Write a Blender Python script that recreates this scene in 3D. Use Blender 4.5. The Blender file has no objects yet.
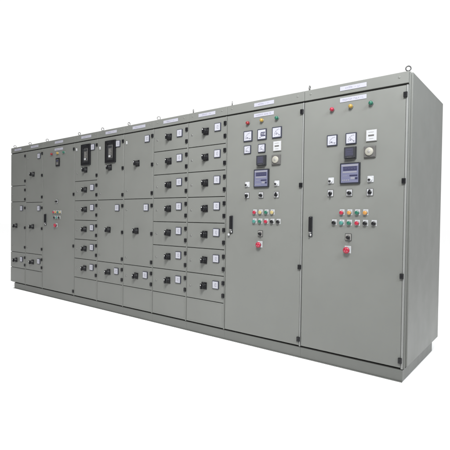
import bpy, bmesh, math, random
from mathutils import Matrix, Vector
random.seed(4)
S = bpy.context.scene
C = S.collection
# ------------------------------------------------------------------ camera
cam = bpy.data.cameras.new('camera')
cam.sensor_width = 36.0
cam.lens = 36.0 * 417.48 / 450.0
cam.clip_start = 0.05
cam.clip_end = 500
co = bpy.data.objects.new('camera', cam)
C.objects.link(co)
f = Vector((-0.6184919, 0.78558545, -0.01797947))
r = Vector((0.78548693, 0.61872722, 0.01367106))
u = Vector((-0.02186418, 0.0056672, 0.99974489))
m = Matrix.Identity(4)
for i in range(3):
    m[i][0] = r[i]; m[i][1] = u[i]; m[i][2] = -f[i]
m.translation = Vector((0.8945, -3.3782, 1.2598))
co.matrix_world = m
S.camera = co
S.view_settings.view_transform = 'Standard'
S.view_settings.look = 'None'
S.view_settings.exposure = 0.0
S.view_settings.gamma = 1.0
# ------------------------------------------------------------------ light: white world shaped by direction, key softbox and added fill lamps
W = bpy.data.worlds.new('World')
S.world = W
W.use_nodes = True
nt = W.node_tree
bg = nt.nodes['Background']
# world bright behind the cabinets, dimmed behind the camera to keep the fronts dark
tcw = nt.nodes.new('ShaderNodeTexCoord')
sep = nt.nodes.new('ShaderNodeSeparateXYZ')
nt.links.new(tcw.outputs['Generated'], sep.inputs[0])
mrw = nt.nodes.new('ShaderNodeMapRange')
mrw.interpolation_type = 'SMOOTHSTEP'
mrw.inputs['From Min'].default_value = -0.30
mrw.inputs['From Max'].default_value = 0.08
mrw.inputs['To Min'].default_value = 0.05
mrw.inputs['To Max'].default_value = 1.06
nt.links.new(sep.outputs['Y'], mrw.inputs['Value'])
mrz = nt.nodes.new('ShaderNodeMapRange')     # world brightened overhead so the floor stays white
mrz.interpolation_type = 'SMOOTHSTEP'
mrz.inputs['From Min'].default_value = 0.42
mrz.inputs['From Max'].default_value = 0.62
mrz.inputs['To Min'].default_value = 0.0
mrz.inputs['To Max'].default_value = 1.29
nt.links.new(sep.outputs['Z'], mrz.inputs['Value'])
mrx = nt.nodes.new('ShaderNodeMapRange')     # world darkened to the right, out of view, to dim the side wall
mrx.interpolation_type = 'SMOOTHSTEP'
mrx.inputs['From Min'].default_value = 0.15
mrx.inputs['From Max'].default_value = 0.60
mrx.inputs['To Min'].default_value = 1.0
mrx.inputs['To Max'].default_value = 0.08
nt.links.new(sep.outputs['X'], mrx.inputs['Value'])
ml = nt.nodes.new('ShaderNodeMath'); ml.operation = 'MULTIPLY'
nt.links.new(mrw.outputs['Result'], ml.inputs[0])
nt.links.new(mrx.outputs['Result'], ml.inputs[1])
mx = nt.nodes.new('ShaderNodeMath'); mx.operation = 'MAXIMUM'
nt.links.new(ml.outputs[0], mx.inputs[0])
nt.links.new(mrz.outputs['Result'], mx.inputs[1])
nt.links.new(mx.outputs[0], bg.inputs['Strength'])
bg.inputs['Color'].default_value = (1.0, 1.0, 1.0, 1)

def area(name, loc, target, size, power, col=(1, 1, 1), spread=180):
    l = bpy.data.lights.new(name, 'AREA')
    l.shape = 'SQUARE'; l.size = size; l.energy = power; l.color = col
    l.spread = math.radians(spread)
    o = bpy.data.objects.new(name, l)
    C.objects.link(o)
    o.location = loc
    o.rotation_euler = (Vector(target) - Vector(loc)).to_track_quat('-Z', 'Y').to_euler()
    return o
area('softbox_key', (0.6, -3.6, 4.9), (-2.5, 0.0, 2.2), 1.6, 238, (1.0, 1.0, 1.0), 110)
area('added_side_fill', (3.0, -1.7, 4.2), (-0.1, 0.3, 2.3), 1.4, 46, (0.88, 0.95, 1.0), 85)  # unseen cool lamp, added to lift the upper side wall and right doors
area('added_floor_fill_middle', (-3.6, -1.8, 6.5), (-3.6, -1.8, 0), 3.0, 20)  # unseen lamp, added to keep the floor white along the plinth
area('added_floor_fill_left', (-8.2, -1.6, 6.5), (-8.2, -1.6, 0), 3.0, 75)  # same added lamp for the floor at the left end

# ------------------------------------------------------------------ materials
def new_mat(name, col, rough=0.5, metal=0.0, var=0.0, bump=0.0, scale=3.0, coat=0.0, spec=0.5):
    mt = bpy.data.materials.new(name)
    mt.use_nodes = True
    nt = mt.node_tree
    b = nt.nodes['Principled BSDF']
    b.inputs['Base Color'].default_value = (*col, 1)
    b.inputs['Roughness'].default_value = rough
    b.inputs['Metallic'].default_value = metal
    b.inputs['Specular IOR Level'].default_value = spec
    b.inputs['Coat Weight'].default_value = coat
    tc = nt.nodes.new('ShaderNodeTexCoord')
    if var:
        n = nt.nodes.new('ShaderNodeTexNoise')
        n.inputs['Scale'].default_value = scale
        n.inputs['Detail'].default_value = 6
        n.inputs['Roughness'].default_value = 0.6
        geo = nt.nodes.new('ShaderNodeNewGeometry')
        nt.links.new(geo.outputs['Position'], n.inputs['Vector'])
        rp = nt.nodes.new('ShaderNodeValToRGB')
        rp.color_ramp.elements[0].position = 0.3
        rp.color_ramp.elements[1].position = 0.7
        rp.color_ramp.elements[0].color = (*[c * (1 - var) for c in col], 1)
        rp.color_ramp.elements[1].color = (*[min(1, c * (1 + var)) for c in col], 1)
        nt.links.new(n.outputs['Fac'], rp.inputs['Fac'])
        nt.links.new(rp.outputs['Color'], b.inputs['Base Color'])
        mr = nt.nodes.new('ShaderNodeMapRange')
        mr.inputs['To Min'].default_value = rough - 0.06
        mr.inputs['To Max'].default_value = rough + 0.08
        n3 = nt.nodes.new('ShaderNodeTexNoise')
        n3.inputs['Scale'].default_value = scale * 4
        n3.inputs['Detail'].default_value = 5
        nt.links.new(geo.outputs['Position'], n3.inputs['Vector'])
        nt.links.new(n3.outputs['Fac'], mr.inputs['Value'])
        nt.links.new(mr.outputs['Result'], b.inputs['Roughness'])
    if bump:
        n2 = nt.nodes.new('ShaderNodeTexNoise')
        n2.inputs['Scale'].default_value = 260
        n2.inputs['Detail'].default_value = 3
        nt.links.new(tc.outputs['Object'], n2.inputs['Vector'])
        # slight oil-canning of the sheet metal as well as orange peel
        n4 = nt.nodes.new('ShaderNodeTexNoise')
        n4.inputs['Scale'].default_value = 1.6
        n4.inputs['Detail'].default_value = 1
        geo2 = nt.nodes.new('ShaderNodeNewGeometry')
        nt.links.new(geo2.outputs['Position'], n4.inputs['Vector'])
        bp = nt.nodes.new('ShaderNodeBump')
        bp.inputs['Strength'].default_value = bump
        bp.inputs['Distance'].default_value = 0.0006
        nt.links.new(n2.outputs['Fac'], bp.inputs['Height'])
        bp2 = nt.nodes.new('ShaderNodeBump')
        bp2.inputs['Strength'].default_value = 0.6
        bp2.inputs['Distance'].default_value = 0.02
        nt.links.new(n4.outputs['Fac'], bp2.inputs['Height'])
        nt.links.new(bp2.outputs['Normal'], bp.inputs['Normal'])
        nt.links.new(bp.outputs['Normal'], b.inputs['Normal'])
    return mt

PAINT = (0.131, 0.1345, 0.1255)
M = dict(
    paint=new_mat('grey_powder_coat', PAINT, 0.42, var=0.05, bump=0.25, scale=1.5, spec=0.3),
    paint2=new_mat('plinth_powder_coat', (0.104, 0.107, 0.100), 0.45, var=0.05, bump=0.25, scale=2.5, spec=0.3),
    stile=new_mat('pale_frame_profile', (0.175, 0.178, 0.172), 0.4, var=0.05, scale=4, spec=0.3),
    gasket=new_mat('black_rubber', (0.022, 0.022, 0.020), 0.8, spec=0.2),
    black=new_mat('black_plastic', (0.006, 0.006, 0.007), 0.34, spec=0.3),
    dark=new_mat('charcoal_plastic', (0.022, 0.023, 0.026), 0.4, spec=0.3),
    darkface=new_mat('slate_face', (0.038, 0.038, 0.052), 0.25, spec=0.3),
    mframe=new_mat('slate_blue_bezel', (0.024, 0.026, 0.038), 0.35, spec=0.3),
    dframe=new_mat('dark_display_bezel', (0.014, 0.015, 0.020), 0.35, spec=0.3),
    white=new_mat('white_plastic', (0.33, 0.335, 0.345), 0.4, spec=0.3),
    paper=new_mat('meter_dial_white', (0.31, 0.312, 0.345), 0.35, spec=0.3),
    label=new_mat('engraved_label_white', (0.285, 0.285, 0.325), 0.4, spec=0.3),
    ink=new_mat('label_ink', (0.18, 0.175, 0.235), 0.5, spec=0.2),
    mark=new_mat('dial_marks', (0.045, 0.045, 0.08), 0.5, spec=0.2),
    fade=new_mat('faded_dial_marks', (0.11, 0.11, 0.15), 0.5, spec=0.2),
    chrome=new_mat('bright_metal', (0.55, 0.55, 0.55), 0.3, metal=1.0),
    zinc=new_mat('zinc_plated_steel', (0.20, 0.20, 0.195), 0.5, metal=0.7),
    steel=new_mat('dark_steel', (0.05, 0.05, 0.05), 0.45, metal=0.6),
    lgrey=new_mat('light_grey_plastic', (0.20, 0.195, 0.185), 0.45, spec=0.3),
    mgrey=new_mat('mid_grey_plastic', (0.075, 0.073, 0.07), 0.45, spec=0.3),
    beige=new_mat('pale_dial', (0.24, 0.232, 0.20), 0.45, spec=0.3),
    lcd=new_mat('meter_screen', (0.10, 0.103, 0.155), 0.3, spec=0.4),
    lcd2=new_mat('meter_screen_pale', (0.165, 0.165, 0.19), 0.3, spec=0.4),
    lcddark=new_mat('meter_digits', (0.024, 0.024, 0.052), 0.3, spec=0.4),
    red=new_mat('red_plastic', (0.25, 0.012, 0.03), 0.3, spec=0.4),
    dred=new_mat('dark_red_lens', (0.16, 0.012, 0.014), 0.25, spec=0.4),
    yellow=new_mat('yellow_lens', (0.26, 0.17, 0.035), 0.25, spec=0.4),
    amber=new_mat('amber_plastic', (0.33, 0.16, 0.04), 0.3, spec=0.4),
    straw=new_mat('pale_yellow_plastic', (0.29, 0.23, 0.10), 0.3, spec=0.4),
    green=new_mat('green_plastic', (0.012, 0.085, 0.055), 0.25, spec=0.4),
    teal=new_mat('teal_plastic', (0.04, 0.15, 0.13), 0.3, spec=0.4),
    floor=new_mat('white_floor', (0.96, 0.96, 0.96), 0.9),
)

# ------------------------------------------------------------------ mesh helpers
class MB:
    """collects boxes, discs and strokes with per-face materials, becomes one mesh"""
    def __init__(s):
        s.bm = bmesh.new(); s.mats = []
    def mi(s, k):
        if k not in s.mats: s.mats.append(k)
        return s.mats.index(k)
    def merge(s, t, k, smooth=False):
        i = s.mi(k)
        for fc in t.faces:
            fc.material_index = i; fc.smooth = smooth
        me = bpy.data.meshes.new('t'); t.to_mesh(me); t.free()
        s.bm.from_mesh(me); bpy.data.meshes.remove(me)
    def box(s, x0, x1, y0, y1, z0, z1, k, bev=0.0, seg=2):
        t = bmesh.new()
        bmesh.ops.create_cube(t, size=1.0)
        for v in t.verts:
            v.co = Vector(((x0 + x1) / 2 + v.co.x * (x1 - x0), (y0 + y1) / 2 + v.co.y * (y1 - y0), (z0 + z1) / 2 + v.co.z * (z1 - z0)))
        if bev:
            bmesh.ops.bevel(t, geom=list(t.edges), offset=bev, segments=seg, affect='EDGES', profile=0.5)
        s.merge(t, k)
    def rev(s, cx, cz, prof, k, n=28, sx=1.0):
        """surface of revolution about the -y axis; prof = [(radius, y), ...]"""
        t = bmesh.new()
        rings = []
        for rr, y in prof:
            if rr < 1e-6:
                rings.append([t.verts.new((cx, y, cz))])
            else:
                rings.append([t.verts.new((cx + rr * math.cos(a * 2 * math.pi / n) * sx, y, cz + rr * math.sin(a * 2 * math.pi / n))) for a in range(n)])
        for a, b in zip(rings, rings[1:]):
            for i in range(n):
                j = (i + 1) % n
                if len(a) == 1 and len(b) == 1: continue
                if len(a) == 1: t.faces.new((a[0], b[i], b[j]))
                elif len(b) == 1: t.faces.new((a[i], a[j], b[0]))
                else: t.faces.new((a[i], a[j], b[j], b[i]))
        bmesh.ops.recalc_face_normals(t, faces=t.faces)
        s.merge(t, k, True)
    def bar(s, x0, z0, x1, z1, w, y0, y1, k):
        """a straight stroke of width w between two points, from y0 (front) to y1"""
        t = bmesh.new()
        bmesh.ops.create_cube(t, size=1.0)
        L = math.hypot(x1 - x0, z1 - z0); a = math.atan2(z1 - z0, x1 - x0)
        for v in t.verts:
            px, pz = v.co.x * L, v.co.z * w
            v.co = Vector(((x0 + x1) / 2 + px * math.cos(a) - pz * math.sin(a), (y0 + y1) / 2 + v.co.y * (y1 - y0), (z0 + z1) / 2 + px * math.sin(a) + pz * math.cos(a)))
        s.merge(t, k)
    def torus(s, c, R_, r_, k, yaw=0.0, n=32, q=12):
        t = bmesh.new(); g = []
        for i in range(n):
            a = 2 * math.pi * i / n; ring = []
            for j in range(q):
                b = 2 * math.pi * j / q
                px = (R_ + r_ * math.cos(b)) * math.cos(a); pz = (R_ + r_ * math.cos(b)) * math.sin(a); py = r_ * math.sin(b)
                ring.append(t.verts.new((c[0] + px * math.cos(yaw) - py * math.sin(yaw), c[1] + px * math.sin(yaw) + py * math.cos(yaw), c[2] + pz)))
            g.append(ring)
        for i in range(n):
            for j in range(q):
                t.faces.new((g[i][j], g[(i + 1) % n][j], g[(i + 1) % n][(j + 1) % q], g[i][(j + 1) % q]))
        bmesh.ops.recalc_face_normals(t, faces=t.faces)
        s.merge(t, k, True)
    def cyl_z(s, x, y, z0, z1, rr, k, n=20):
        t = bmesh.new()
        bmesh.ops.create_cone(t, cap_ends=True, segments=n, radius1=rr, radius2=rr, depth=z1 - z0)
        for v in t.verts: v.co += Vector((x, y, (z0 + z1) / 2))
        s.merge(t, k)
    def mesh(s, name):
        me = bpy.data.meshes.new(name); s.bm.to_mesh(me); s.bm.free()
        for k in s.mats: me.materials.append(M[k])
        return me

CACHE = {}
def put(name, key, build, parent, loc=(0, 0, 0), label=None):
    """one object per instance; copies of a kind share their mesh"""
    if key not in CACHE:
        b = MB(); build(b); CACHE[key] = b.mesh(name)
    o = bpy.data.objects.new(name, CACHE[key])
    C.objects.link(o)
    o.parent = parent; o.location = loc
    if label: o['label'] = label
    return o

# ------------------------------------------------------------------ the setting
def floor_sheet():
    b = MB()
    b.box(-60, 60, -60, 60, -0.3, 0.0, 'floor')
    o = bpy.data.objects.new('floor', b.mesh('floor')); C.objects.link(o)
    o['kind'] = 'structure'
floor_sheet()

# ------------------------------------------------------------------ small devices; local origin on the door face, -y towards the viewer
def b_hinge(b):
    b.box(-0.016, 0.012, -0.016, 0.004, -0.021, 0.021, 'black', 0.003)
    b.rev(-0.002, 0, [(0.0055, -0.0175), (0.0055, -0.0160)], 'black', 12)

def b_lock(b):
    b.rev(0, 0, [(0.0105, 0.0), (0.0105, -0.004), (0.008, -0.006), (0.0, -0.006)], 'zinc', 20)
    b.box(-0.0045, 0.0045, -0.0075, -0.005, -0.0012, 0.0012, 'black')

def b_lock_white(b):
    b.box(-0.011, 0.011, -0.010, 0.0, -0.024, 0.016, 'white', 0.004)
    b.rev(0, 0.004, [(0.006, -0.010), (0.006, -0.014), (0.0, -0.014)], 'chrome', 14)

def b_knob(b):
    # square escutcheon, conical collar, gripping bar with a bright end and padlock tab
    b.box(-0.036, 0.036, -0.008, 0.0, -0.038, 0.038, 'black', 0.0025)
    b.rev(0, 0, [(0.034, -0.008), (0.033, -0.018), (0.027, -0.024), (0.0265, -0.045), (0.024, -0.049), (0, -0.049)], 'black', 32)
    b.box(-0.010, 0.010, -0.064, -0.044, -0.030, 0.028, 'black', 0.003)
    b.rev(0, 0.012, [(0.0065, -0.064), (0.0065, -0.0665), (0, -0.0665)], 'chrome', 16)
    b.box(-0.0285, -0.020, -0.040, -0.022, -0.006, 0.010, 'chrome', 0.002)
    b.bar(0.0, 0.0305, 0.0, 0.036, 0.002, -0.0095, -0.008, 'white')

def ammeter(w, frame='mframe', style=0):
    def fn(b):
        h = w / 2; fr = w * (0.078 if style == 3 else 0.09)
        b.box(-h, h, -0.011, 0.0, -h, h, frame, 0.002)
        b.box(-h + fr, h - fr, -0.0122, -0.0105, -h + fr, h - fr, 'paper')
        y0, y1 = -0.0131, -0.0124
        k = h - fr
        if style in (0, 1):
            # quarter arc scale with ticks, needle at the pivot
            px, pz = (k * 0.70, -k * 0.62)
            R_ = k * 1.30; n = 9; last = None
            for i in range(n):
                a = math.radians(92 + i * 88 / (n - 1))
                c = (px + R_ * math.cos(a), pz + R_ * math.sin(a))
                if last: b.bar(*last, *c, w * 0.018, y0, y1, 'fade')
                if i % 2 == 0:
                    b.bar(px + R_ * 0.86 * math.cos(a), pz + R_ * 0.86 * math.sin(a), *c, w * 0.018, y0, y1, 'fade')
                last = c
            a = math.radians(172 if style == 0 else 140)
            b.bar(px, pz, px + R_ * 0.9 * math.cos(a), pz + R_ * 0.9 * math.sin(a), w * 0.020, y0 - 0.001, y1 - 0.001, 'fade')
            b.rev(px, pz, [(w * 0.05, -0.0122), (w * 0.05, -0.0142), (0, -0.0142)], 'fade', 16)
            b.bar(-k * 0.25, -k * 0.35, k * 0.1, -k * 0.35, w * 0.06, y0, y1, 'mark')
        if style == 2:
            for zz, x0, x1, ww in ((0.38, -0.2, 0.92, 0.08), (0.02, -0.3, 0.8, 0.08), (-0.34, -0.2, 1.0, 0.10)):
                b.bar(k * x0, k * zz, k * x1 * 0.96, k * zz, w * ww, y0, y1, 'lcddark')
            b.bar(-k * 0.22, k * 0.36, -k * 0.22, -k * 0.4, w * 0.05, y0, y1, 'mark')
            b.bar(-k * 0.7, -k * 0.68, -k * 0.2, -k * 0.68, w * 0.04, y0, y1, 'mark')
        if style == 3:   # compact feeder meter: needle, short scale marks and a unit block
            b.bar(-k * 0.08, k * 0.50, -k * 0.14, -k * 0.45, w * 0.04, y0, y1, 'fade')
            for x0, x1, zz, tk in ((0.10, 0.42, 0.42, 0.05), (0.16, 0.50, 0.06, 0.04), (0.08, 0.44, -0.40, 0.06)):
                b.bar(k * x0, k * zz, k * x1, k * zz, w * tk, y0, y1, 'fade')
    return fn

def b_hours(b):
    b.box(-0.044, 0.044, -0.010, 0.0, -0.047, 0.047, 'lgrey', 0.002)
    b.box(-0.041, 0.041, -0.0125, -0.009, -0.044, 0.044, 'white', 0.002)
    b.box(-0.024, 0.022, -0.0138, -0.0128, -0.006, 0.006, 'mgrey')
    b.bar(-0.024, 0.026, 0.020, 0.026, 0.002, -0.0132, -0.0125, 'mgrey')
    b.bar(-0.018, -0.026, 0.018, -0.026, 0.002, -0.0132, -0.0125, 'mgrey')

def b_relay(b):
    b.box(-0.050, 0.050, -0.012, 0.0, -0.050, 0.050, 'dark', 0.002)
    b.box(-0.046, 0.046, -0.036, -0.011, -0.046, 0.046, 'dark', 0.003)
    b.box(-0.034, 0.034, -0.0375, -0.0355, -0.030, 0.036, 'darkface')
    for z in (0.022, 0.004, -0.014):
        b.bar(-0.026, z, 0.022, z, 0.0035, -0.0383, -0.0376, 'mark')
    b.bar(-0.02, -0.039, 0.02, -0.039, 0.003, -0.0368, -0.0358, 'mgrey')

def b_sounder(b):
    b.box(-0.048, 0.048, -0.012, 0.0, -0.048, 0.048, 'mgrey', 0.003)
    b.box(-0.044, 0.044, -0.020, -0.011, -0.044, 0.044, 'mgrey', 0.004)
    b.rev(0, 0, [(0.033, -0.020), (0.033, -0.028), (0.030, -0.031), (0.0, -0.031)], 'beige', 36)
    b.rev(0, 0, [(0.012, -0.031), (0.011, -0.0325), (0, -0.0325)], 'lgrey', 20)

def b_display(b):
    b.box(-0.086, 0.086, -0.018, 0.0, -0.088, 0.088, 'dframe', 0.004)
    b.box(-0.074, 0.074, -0.0195, -0.0175, -0.077, 0.077, 'lcd')
    b.box(-0.071, 0.071, -0.0202, -0.0196, 0.058, 0.073, 'lcd2')
    b.box(-0.056, 0.062, -0.0207, -0.0203, 0.022, 0.055, 'lcddark')
    for i in range(9):     # lit segments in the digit window
        x = -0.047 + i * 0.0125
        b.bar(x, 0.030, x, 0.047, 0.0018, -0.0213, -0.0208, 'lcd')
        b.bar(x, 0.047, x + 0.006, 0.047, 0.0018, -0.0213, -0.0208, 'lcd')
        if i % 2: b.bar(x, 0.0385, x + 0.006, 0.0385, 0.0018, -0.0213, -0.0208, 'lcd')
    b.box(-0.060, 0.060, -0.0202, -0.0196, 0.004, 0.016, 'lcd2')
    b.box(0.000, 0.066, -0.0207, -0.0203, -0.026, -0.014, 'lcddark')
    b.box(0.010, 0.050, -0.0202, -0.0196, -0.050, -0.032, 'lcd2')
    b.box(0.046, 0.068, -0.0207, -0.0203, -0.052, -0.036, 'lcddark')
    for i in range(4):
        b.box(-0.062 + i * 0.016, -0.051 + i * 0.016, -0.0212, -0.0196, -0.062, -0.052, 'lcd2', 0.001)
    b.bar(-0.06, -0.02, -0.02, -0.02, 0.003, -0.0203, -0.0196, 'lcd2')

def b_display_small(b):
    b.box(-0.050, 0.050, -0.014, 0.0, -0.062, 0.062, 'black', 0.003)
    b.box(-0.034, 0.034, -0.0155, -0.0135, -0.042, 0.042, 'mgrey')
    b.box(-0.026, 0.026, -0.0163, -0.0156, 0.008, 0.030, 'lcddark')
    b.bar(-0.02, -0.02, 0.02, -0.02, 0.006, -0.0163, -0.0156, 'lgrey')

def b_toggle(b):
    b.box(-0.026, 0.026, -0.006, 0.0, -0.027, 0.027, 'white', 0.005)
    b.rev(-0.002, -0.003, [(0.019, -0.006), (0.018, -0.016), (0.014, -0.018), (0, -0.018)], 'white', 24)
    b.rev(-0.006, -0.006, [(0.0095, -0.017), (0.009, -0.028), (0, -0.028)], 'black', 18)

def selector(ang, thin=False):
    def fn(b):
        w = 0.028
        b.box(-w, w, -0.005, 0.0, -w - 0.003, w + 0.003, 'mgrey' if not thin else 'steel', 0.003)
        b.box(-w + 0.0045, w - 0.0045, -0.0065, -0.0045, -w + 0.0015, w - 0.0015, 'white' if not thin else 'lgrey', 0.002)
        b.rev(0, -0.002, [(0.016, -0.006), (0.0155, -0.018), (0.012, -0.022), (0, -0.022)], 'black', 24)
        a = math.radians(ang)
        b.bar(-0.012 * math.cos(a), -0.002 - 0.012 * math.sin(a), 0.024 * math.cos(a), -0.002 + 0.024 * math.sin(a), 0.010, -0.032, -0.016, 'black')
        for t in (50, 90, 130):
            t = math.radians(t)
            b.bar(0.019 * math.cos(t), 0.019 * math.sin(t), 0.0225 * math.cos(t), 0.0225 * math.sin(t), 0.0015, -0.0072, -0.0064, 'mark')
    return fn

def button(col):
    def fn(b):
        b.box(-0.0195, 0.0225, -0.003, 0.0, -0.0205, 0.0275, 'white', 0.0015)
        b.rev(0, -0.001, [(0.0195, -0.003), (0.019, -0.010), (0.0165, -0.012)], 'zinc', 28)
        b.rev(0, -0.001, [(0.0165, -0.010), (0.0165, -0.021), (0.014, -0.024), (0, -0.0235)], col, 28)
    return fn

def lamp(col):
    def fn(b):
        b.rev(0, 0, [(0.0195, 0.0), (0.0195, -0.006), (0.0165, -0.009)], 'zinc' if col != 'dred' else 'mgrey', 28)
        b.rev(0, 0, [(0.0170, -0.008), (0.0170, -0.022), (0.0145, -0.030), (0.008, -0.035), (0, -0.036)], col, 28)
    return fn

def b_estop(b):
    b.box(-0.025, 0.030, -0.003, 0.0, -0.026, 0.036, 'white', 0.002)
    b.rev(0, 0, [(0.018, -0.003), (0.017, -0.022)], 'mgrey', 24)
    b.rev(0, 0, [(0.012, -0.020), (0.026, -0.022), (0.0275, -0.030), (0.0265, -0.037), (0.018, -0.042), (0, -0.043)], 'red', 36)
    for i in range(3):
        a = math.radians(90 + 120 * i)
        b.bar(0.008 * math.cos(a), 0.008 * math.sin(a), 0.017 * math.cos(a), 0.017 * math.sin(a), 0.002, -0.0428, -0.0415, 'white')

def b_handle(b):
    b.box(-0.0165, 0.0165, -0.009, 0.0, -0.093, 0.088, 'dark', 0.004)
    b.box(-0.0125, 0.0125, -0.030, -0.009, -0.048, 0.084, 'black', 0.005)
    b.box(-0.010, 0.010, -0.022, -0.008, -0.062, -0.049, 'chrome', 0.002)
    b.rev(0, -0.077, [(0.010, -0.009), (0.010, -0.014), (0.0, -0.014)], 'chrome', 20)
    b.box(-0.0155, -0.002, -0.024, -0.008, -0.091, -0.082, 'black', 0.002)

def b_key(b):
    b.box(-0.004, 0.004, -0.02, 0.0, -0.003, 0.003, 'chrome', 0.001)
    b.rev(0, -0.004, [(0.013, -0.017), (0.013, -0.022), (0, -0.022)], 'white', 18)

def b_breaker(b):
    # moulded black surround with a recessed grey trip unit
    b.box(-0.1075, -0.066, -0.022, 0.0, -0.146, 0.146, 'black', 0.004)
    b.box(0.066, 0.1075, -0.022, 0.0, -0.146, 0.146, 'black', 0.004)
    b.box(-0.0665, 0.0665, -0.022, 0.0, 0.098, 0.146, 'black', 0.004)
    b.box(-0.0665, 0.0665, -0.022, 0.0, -0.146, -0.104, 'black', 0.004)
    b.box(-0.067, 0.067, -0.010, 0.0, -0.105, 0.099, 'dark')
    b.box(-0.036, 0.050, -0.017, -0.009, -0.086, 0.085, 'mgrey', 0.003)
    b.box(-0.030, 0.044, -0.0185, -0.0165, 0.045, 0.075, 'dark', 0.001)
    for i, z in enumerate((0.030, 0.014, -0.002, -0.018, -0.034)):
        b.bar(-0.026, z, 0.010 + 0.012 * (i % 3), z, 0.0045, -0.0182, -0.0172, 'lgrey')
        b.bar(0.030, z, 0.040, z, 0.006, -0.0182, -0.0172, 'dark')
    b.box(-0.024, 0.014, -0.024, -0.0165, -0.074, -0.050, 'white', 0.002)
    b.box(0.020, 0.040, -0.022, -0.0165, -0.076, -0.052, 'dark', 0.002)
    b.bar(-0.05, 0.122, 0.03, 0.122, 0.006, -0.0230, -0.0215, 'dark')

def nameplate(w, h, seed, kind):
    rn = random.Random(seed)
    def fn(b):
        b.box(-w / 2, w / 2, -0.0035, 0.0, -h / 2, h / 2, 'label', 0.0012)
        y0, y1 = -0.0042, -0.0036
        # worn lettering too small to read in the photograph: short strokes
        sh = h * 0.34
        words = [5, 1, 2] if kind == 'head' else [7, 4, 2]
        total = sum(words) + len(words) - 1
        st = min(w * 0.80 / total, h * 0.36)
        x = -st * total / 2
        for n in words:
            for i in range(n):
                a = x + st * 0.15; c = x + st * 0.78
                if n == 1:
                    b.bar(a, 0, c, 0, h * 0.05, y0, y1, 'ink')
                else:
                    b.bar(a, -sh / 2, a, sh / 2, h * 0.055, y0, y1, 'ink')
                    if n > 2 or rn.random() < 0.3:
                        z = rn.choice((-sh / 2, 0, sh / 2)); b.bar(a, z, c, z, h * 0.055, y0, y1, 'ink')
                        if rn.random() < 0.6: b.bar(c, -sh / 2, c, sh / 2, h * 0.055, y0, y1, 'ink')
                x += st
            x += st
    return fn

def dimple(b, x, z):
    b.rev(x, z, [(0.009, -0.0005), (0.008, -0.0025), (0.0045, -0.0030), (0, -0.0028)], 'paint', 16)

# ------------------------------------------------------------------ cabinets
H, ZP, ZD, ZH0, ZH1, DEP = 2.40, 0.098, 0.108, 2.298, 2.310, 1.15

def b_eye(yaw):
    def fn(b):
        b.cyl_z(0, 0, 0.0, 0.008, 0.017, 'steel' if yaw == 0.35 else 'zinc')
        b.cyl_z(0, 0, 0.008, 0.022, 0.008, 'steel' if yaw == 0.35 else 'zinc')
        b.torus((0, 0, 0.040), 0.0185, 0.0045, 'steel' if yaw == 0.35 else 'zinc', yaw)
    return fn

def cabinet(x, w, label, yaw, head_x, plinth_x0=0.0, last=False):
    root = bpy.data.objects.new('electrical_cabinet', None)
    C.objects.link(root)
    root.location = (x, 0, 0)
    root.empty_display_size = 0.1
    root['label'] = label; root['category'] = 'cabinet'; root['group'] = 'cabinets joined in one switchboard row'
    def body(b):
        b.box(0.0006, w - 0.0006, 0.0225, DEP - 0.02, ZP + 0.003, H - 0.004, 'paint', 0.002)
        b.box(0.0006, w - 0.0006, 0.0205, 0.0222, ZP + 0.012, H - 0.02, 'gasket')
        b.box(0.003, w - 0.003, DEP - 0.0195, DEP, ZP + 0.02, H - 0.02, 'paint', 0.003)
        # right-hand stile, proud of the gasket; rounded edge, coloured paler on the two right cabinets
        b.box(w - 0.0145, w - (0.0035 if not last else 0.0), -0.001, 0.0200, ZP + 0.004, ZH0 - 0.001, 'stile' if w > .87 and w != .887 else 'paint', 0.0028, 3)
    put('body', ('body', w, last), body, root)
    def plinth(b):
        q = plinth_x0
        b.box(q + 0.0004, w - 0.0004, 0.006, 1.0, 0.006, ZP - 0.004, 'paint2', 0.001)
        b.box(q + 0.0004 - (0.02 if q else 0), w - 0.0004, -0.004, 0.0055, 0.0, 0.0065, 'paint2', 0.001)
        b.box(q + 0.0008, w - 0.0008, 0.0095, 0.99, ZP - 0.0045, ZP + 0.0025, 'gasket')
    put('plinth', ('plinth', w, plinth_x0), plinth, root)
    def header(b):
        b.box(0.0015, w - (0.0015 if not last else 0.0), 0.0, 0.0220, ZH1, H - 0.001, 'paint', 0.003, 3)
        b.box(0.003, w - 0.003, 0.0135, 0.02, ZH0 + 0.001, ZH1 - 0.0005, 'gasket')
        dimple(b, 0.062, 2.362)
        dimple(b, w - 0.068, 2.362)
    hd = put('header_cover', ('header', w, last), header, root)
    put('nameplate', ('np', w, 'head', round(x, 2)), nameplate(0.225 if w > .6 else 0.235, 0.036, int(abs(x) * 100), 'head'), hd, (head_x, 0, 2.356))
    put('lifting_eye', ('eye', yaw), b_eye(yaw), root, (0.022, 0.055, H - 0.0045))
    if last:
        put('lifting_eye', ('eye', 0.35), b_eye(0.35), root, (w - 0.018, 0.055, H - 0.0045))
    return root

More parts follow.
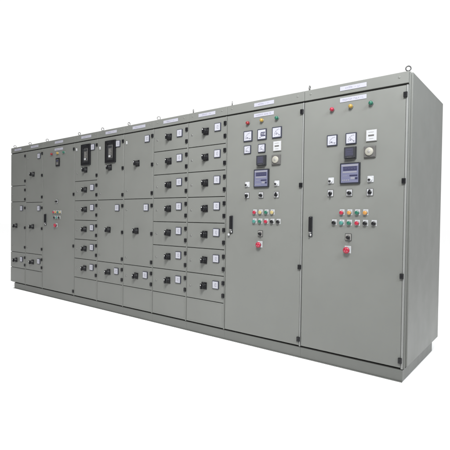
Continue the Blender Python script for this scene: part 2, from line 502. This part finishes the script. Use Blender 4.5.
DR = random.Random(11)
def door(root, w, z0, z1, hinges=(), name='door', devices=(), label=None, bev=0.0028):
    zg = 0.0037
    def fn(b):
        hh = z1 - z0
        b.box(0.0045, w - 0.0168, 0.0, 0.0195, zg, hh - zg, 'paint', bev, 3)
        if name == 'blank_cover':
            # folded return and two fixing screws
            b.box(0.0225, w - 0.034, -0.0016, 0.0005, zg + 0.018, hh - zg - 0.014, 'paint', 0.0007, 1)
    d = put(name, (name, w, round(z1 - z0, 4)), fn, root, (0, 0, z0), label)
    # doors never hang perfectly flush or square
    d.location.y = DR.uniform(-0.0009, 0.0007)
    d.rotation_euler.z = math.radians(DR.uniform(-0.10, 0.10))
    for z in hinges:
        put('hinge', 'hinge', b_hinge, d, (w - 0.0168, 0.0, z - z0))
    for nm, key, b, x, z, lb in devices:
        o = put(nm, key, b, d, (x, 0, z - z0), lb)
        if nm == 'rotary_handle': o.rotation_euler.y = math.radians(DR.uniform(-4, 4))
        if nm == 'ammeter': o.rotation_euler.y = math.radians(DR.uniform(-0.8, 0.8))
    return d

AM = lambda x, z: ('ammeter', 'am', ammeter(0.084, style=3), x, z, None)
KN = lambda x, z: ('rotary_handle', 'knob', b_knob, x, z, None)
LK = lambda x, z: ('quarter_turn_lock', 'lock', b_lock, x, z, None)
LW = lambda x, z: ('door_latch', 'lockw', b_lock_white, x, z, 'white latch in the upper left corner of its door')
BR = lambda x, z: ('circuit_breaker', 'breaker', b_breaker, x, z, 'black framed breaker window with grey trip unit')

def small(root, w, ztop, h=0.275, kx=0.268, ax=0.432, knob=True, lock=0.06):
    dv = []
    if knob:
        dv += [KN(kx, ztop - 0.124), AM(ax, ztop - 0.098)]
    if lock: dv.append(LK(lock, ztop - 0.142))
    door(root, w, ztop - h, ztop, (ztop - 0.070, ztop - 0.200), devices=dv)

ZT = ZH0
rows = [2.298, 2.022, 1.750, 1.476, 1.200, 0.925, 0.650, 0.371]

# 1 far left
c = cabinet(-6.476, 0.525, 'narrow grey cabinet at the far left end of the row, its upper two doors bare', 1.1, 0.246, plinth_x0=0.130)
door(c, .525, 1.748, ZT, (2.228, 1.817), devices=[LK(.06, 1.79)])
door(c, .525, 1.478, 1.748, (1.669, 1.515), devices=[LK(.06, 1.60)])
door(c, .525, .626, 1.478, (1.372, 1.046, .721), devices=[KN(.200, 1.072), AM(.388, 1.367), LK(.06, 1.39), LK(.06, .74)])
door(c, .525, .360, .626, (.550, .427), devices=[KN(.204, .492), AM(.392, .516), LK(.06, .49)])
door(c, .525, ZD, .360, name='blank_cover')
# 2
c = cabinet(-5.951, 0.544, 'narrow grey cabinet second from the far left end, three black handles in a column', 0.9, 0.280)
door(c, .544, 1.462, ZT, (2.225, 1.883, 1.542), devices=[KN(.247, 1.913), AM(.428, 2.193), LK(.06, 2.18), LK(.06, 1.58)])
door(c, .544, .630, 1.462, (1.372, 1.046, .721), devices=[KN(.236, 1.070), AM(.428, 1.366), LK(.06, 1.37), LK(.06, .73)])
door(c, .544, .362, .630, (.556, .430), devices=[KN(.240, .498), AM(.436, .524), LK(.06, .49)])
door(c, .544, ZD, .362, name='blank_cover')
# 3 wide control panel, one full-height door
def lampdev(col, x, z): return ('indicator_lamp', 'lamp' + col, lamp(col), x, z, {'dred': 'red', 'red': 'red', 'yellow': 'yellow', 'green': 'green'}[col] + ' indicator lamp')
def btn(col, x, z):
    nm = {'red': 'red', 'amber': 'amber', 'green': 'green', 'teal': 'teal', 'black': 'black', 'straw': 'pale yellow'}[col]
    return ('push_button', 'btn' + col, button(col), x, z, nm + ' push button on a white legend plate')
c = cabinet(-5.407, 0.887, 'wide grey one-door cabinet whose only meter is small and dark, left of the breakers', 1.2, 0.459)
door(c, .887, ZD, ZT, (2.213, 1.565, .819, .165), devices=[
    ('nameplate', 'dl3', nameplate(.225, .034, 3, 'door'), .455, 2.250, None),
    lampdev('dred', .277, 2.188), lampdev('yellow', .447, 2.188), lampdev('green', .612, 2.188),
    ('digital_meter', 'dms', b_display_small, .438, 2.055, 'small black framed meter with grey face'),
    ('selector_switch', 'selb', selector(20), .414, 1.468, None),
    btn('red', .335, 1.305), btn('amber', .396, 1.305), btn('green', .456, 1.305), btn('straw', .516, 1.305),
    btn('black', .360, 1.224), btn('teal', .425, 1.224), btn('black', .490, 1.224),
    ('emergency_stop_button', 'estop', b_estop, .405, 1.105, None),
    ('door_handle', 'handle', b_handle, .095, 1.190, None)])
# 4
c = cabinet(-4.520, 0.552, 'narrow grey cabinet with a black framed breaker above five small feeder doors', 1.6, 0.276)
door(c, .552, 1.745, ZT, (2.219, 1.809), devices=[BR(.283, 2.106), AM(.440, 2.198), KN(.273, 1.898), LW(.050, 2.200), LK(.06, 1.86)])
for zt, zb in ((1.745, 1.470), (1.470, 1.193), (1.193, .922), (.922, .648), (.648, .376)):
    small(c, .552, zt, zt - zb)
door(c, .552, ZD, .376, name='blank_cover')
# 5
c = cabinet(-3.968, 0.558, 'narrow grey cabinet with a black framed breaker above a tall door with one handle', 1.4, 0.285)
door(c, .558, 1.472, ZT, (2.212, 1.872, 1.532), devices=[BR(.287, 2.102), AM(.440, 2.190), KN(.273, 1.896), LW(.053, 2.172), LK(.06, 1.56)])
door(c, .558, .645, 1.472, (1.392, 1.053, .711), devices=[KN(.258, 1.078), AM(.432, 1.366), LK(.06, 1.36), LK(.06, .74)])
small(c, .558, .645, .271, kx=.262, ax=.426)
door(c, .558, ZD, .374, name='blank_cover')
# 6
c = cabinet(-3.410, 0.552, 'narrow grey cabinet with two tall doors, just right of both black framed breakers', 1.7, 0.281)
door(c, .552, 1.474, ZT, (2.220, 1.880, 1.540), devices=[KN(.264, 1.911), AM(.440, 2.195), LW(.055, 2.188), LK(.06, 1.58)])
door(c, .552, .648, 1.474, (1.392, 1.053, .711), devices=[KN(.258, 1.080), AM(.432, 1.368), LK(.06, 1.34), LK(.06, .74)])
small(c, .552, .648, .274, kx=.260, ax=.428)
door(c, .552, ZD, .374, name='blank_cover')
# 7, 8 seven feeders each
c = cabinet(-2.858, 0.559, 'narrow grey cabinet with seven small doors, left one of the two such', 0.75, 0.281)
for a, b_ in zip(rows, rows[1:]): small(c, .559, a, a - b_, kx=.268, ax=.432, lock=.066)
door(c, .559, ZD, rows[-1], name='blank_cover')
c = cabinet(-2.299, 0.542, 'narrow grey cabinet with seven small doors, touching a wide one-door cabinet', 2.45, 0.268)
for a, b_ in zip(rows, rows[1:]): small(c, .542, a, a - b_, kx=.264, ax=.424)
door(c, .542, ZD, rows[-1], name='blank_cover')

# 9, 10 incomer panels
def common(w):
    return [
        lampdev('red', .270, 2.193), lampdev('yellow', .433, 2.195), lampdev('green', .600, 2.195),
        ('protection_relay', 'relay', b_relay, .437, 1.811, 'dark square relay'),
        ('alarm_sounder', 'sounder', b_sounder, .597, 1.806, 'grey square device with pale round centre'),
        ('digital_meter', 'disp', b_display, .437, 1.641, 'large square digital meter with bluish screen'),
        ('toggle_switch', 'tog', b_toggle, .268, 1.588, None), ('toggle_switch', 'tog', b_toggle, .606, 1.586, None),
        ('selector_switch', 'sel90', selector(-80), .265, 1.480, None),
        ('selector_switch', 'sel0', selector(-8), .432, 1.480, None),
        ('selector_switch', 'sel90b', selector(80), .603, 1.480, None),
        ('selector_switch', 'selthin', selector(-35, True), .430, 1.109, None),
        ('emergency_stop_button', 'estop', b_estop, .425, 1.001, None)]
COMMON9 = [lampdev('dred', .270, 2.190)]
c = cabinet(-1.757, 0.876, 'wide grey control cabinet with six meters in two rows, left one of the front pair', 2.2, 0.447)
door(c, .876, ZD, ZT, (2.217, 1.560, .822, .168), devices=[
    ('nameplate', 'dl9', nameplate(.225, .036, 9, 'door'), .447, 2.253, None),
    ('voltmeter', 'vm', ammeter(.104, style=0), .270, 2.062, None),
    ('frequency_meter', 'fm', ammeter(.104, style=2), .434, 2.062, 'white meter with three dark bars'),
    ('voltmeter', 'vm1', ammeter(.104, style=1), .600, 2.062, None),
    ('ammeter', 'am9', ammeter(.082, style=0), .266, 1.930, None), ('ammeter', 'am9b', ammeter(.082, style=1), .433, 1.930, None),
    ('hour_meter', 'hours', b_hours, .606, 1.934, 'white square counter with grey window'),
    btn('red', .362, 1.314), btn('straw', .429, 1.314), btn('green', .496, 1.314), btn('straw', .563, 1.314),
    btn('teal', .360, 1.226), btn('green', .427, 1.226), btn('red', .495, 1.226), btn('black', .562, 1.226), btn('black', .629, 1.226),
    ('door_handle', 'handle', b_handle, .080, 1.192, None), ('key', 'key', b_key, .055, 1.090, None)] + COMMON9 + common(.876)[1:])
c = cabinet(-0.881, 0.881, 'wide grey control cabinet at the near right end with its side wall showing', 1.75, 0.446, last=True)
door(c, .881, ZD, ZT, (2.221, 1.560, .824, .168), devices=[
    ('nameplate', 'dl10', nameplate(.225, .036, 10, 'door'), .447, 2.260, None),
    ('voltmeter', 'am10', ammeter(.094, style=0), .273, 1.930, None), ('voltmeter', 'am10b', ammeter(.094, style=1), .439, 1.930, None),
    ('hour_meter', 'hours', b_hours, .608, 1.936, 'white square counter with grey window'),
    btn('red', .370, 1.314), btn('amber', .437, 1.314), btn('green', .503, 1.314), btn('amber', .570, 1.314),
    btn('black', .303, 1.228), btn('teal', .370, 1.228), btn('green', .436, 1.228), btn('red', .503, 1.228), btn('black', .570, 1.228), btn('black', .640, 1.228),
    ('door_handle', 'handle', b_handle, .086, 1.192, None)] + common(.881))
def side(b):
    b.box(0.0, 0.020, 0.052, DEP, 0.112, H - 0.0005, 'paint', 0.004, 3)
put('side_panel', 'side', side, c, (0.8808, 0, 0))
def post(b):
    b.box(0.0, 0.012, 0.0206, 0.030, ZP + 0.004, H - 0.001, 'paint', 0.002)
put('corner_post', 'post', post, c, (0.8795, 0, 0))
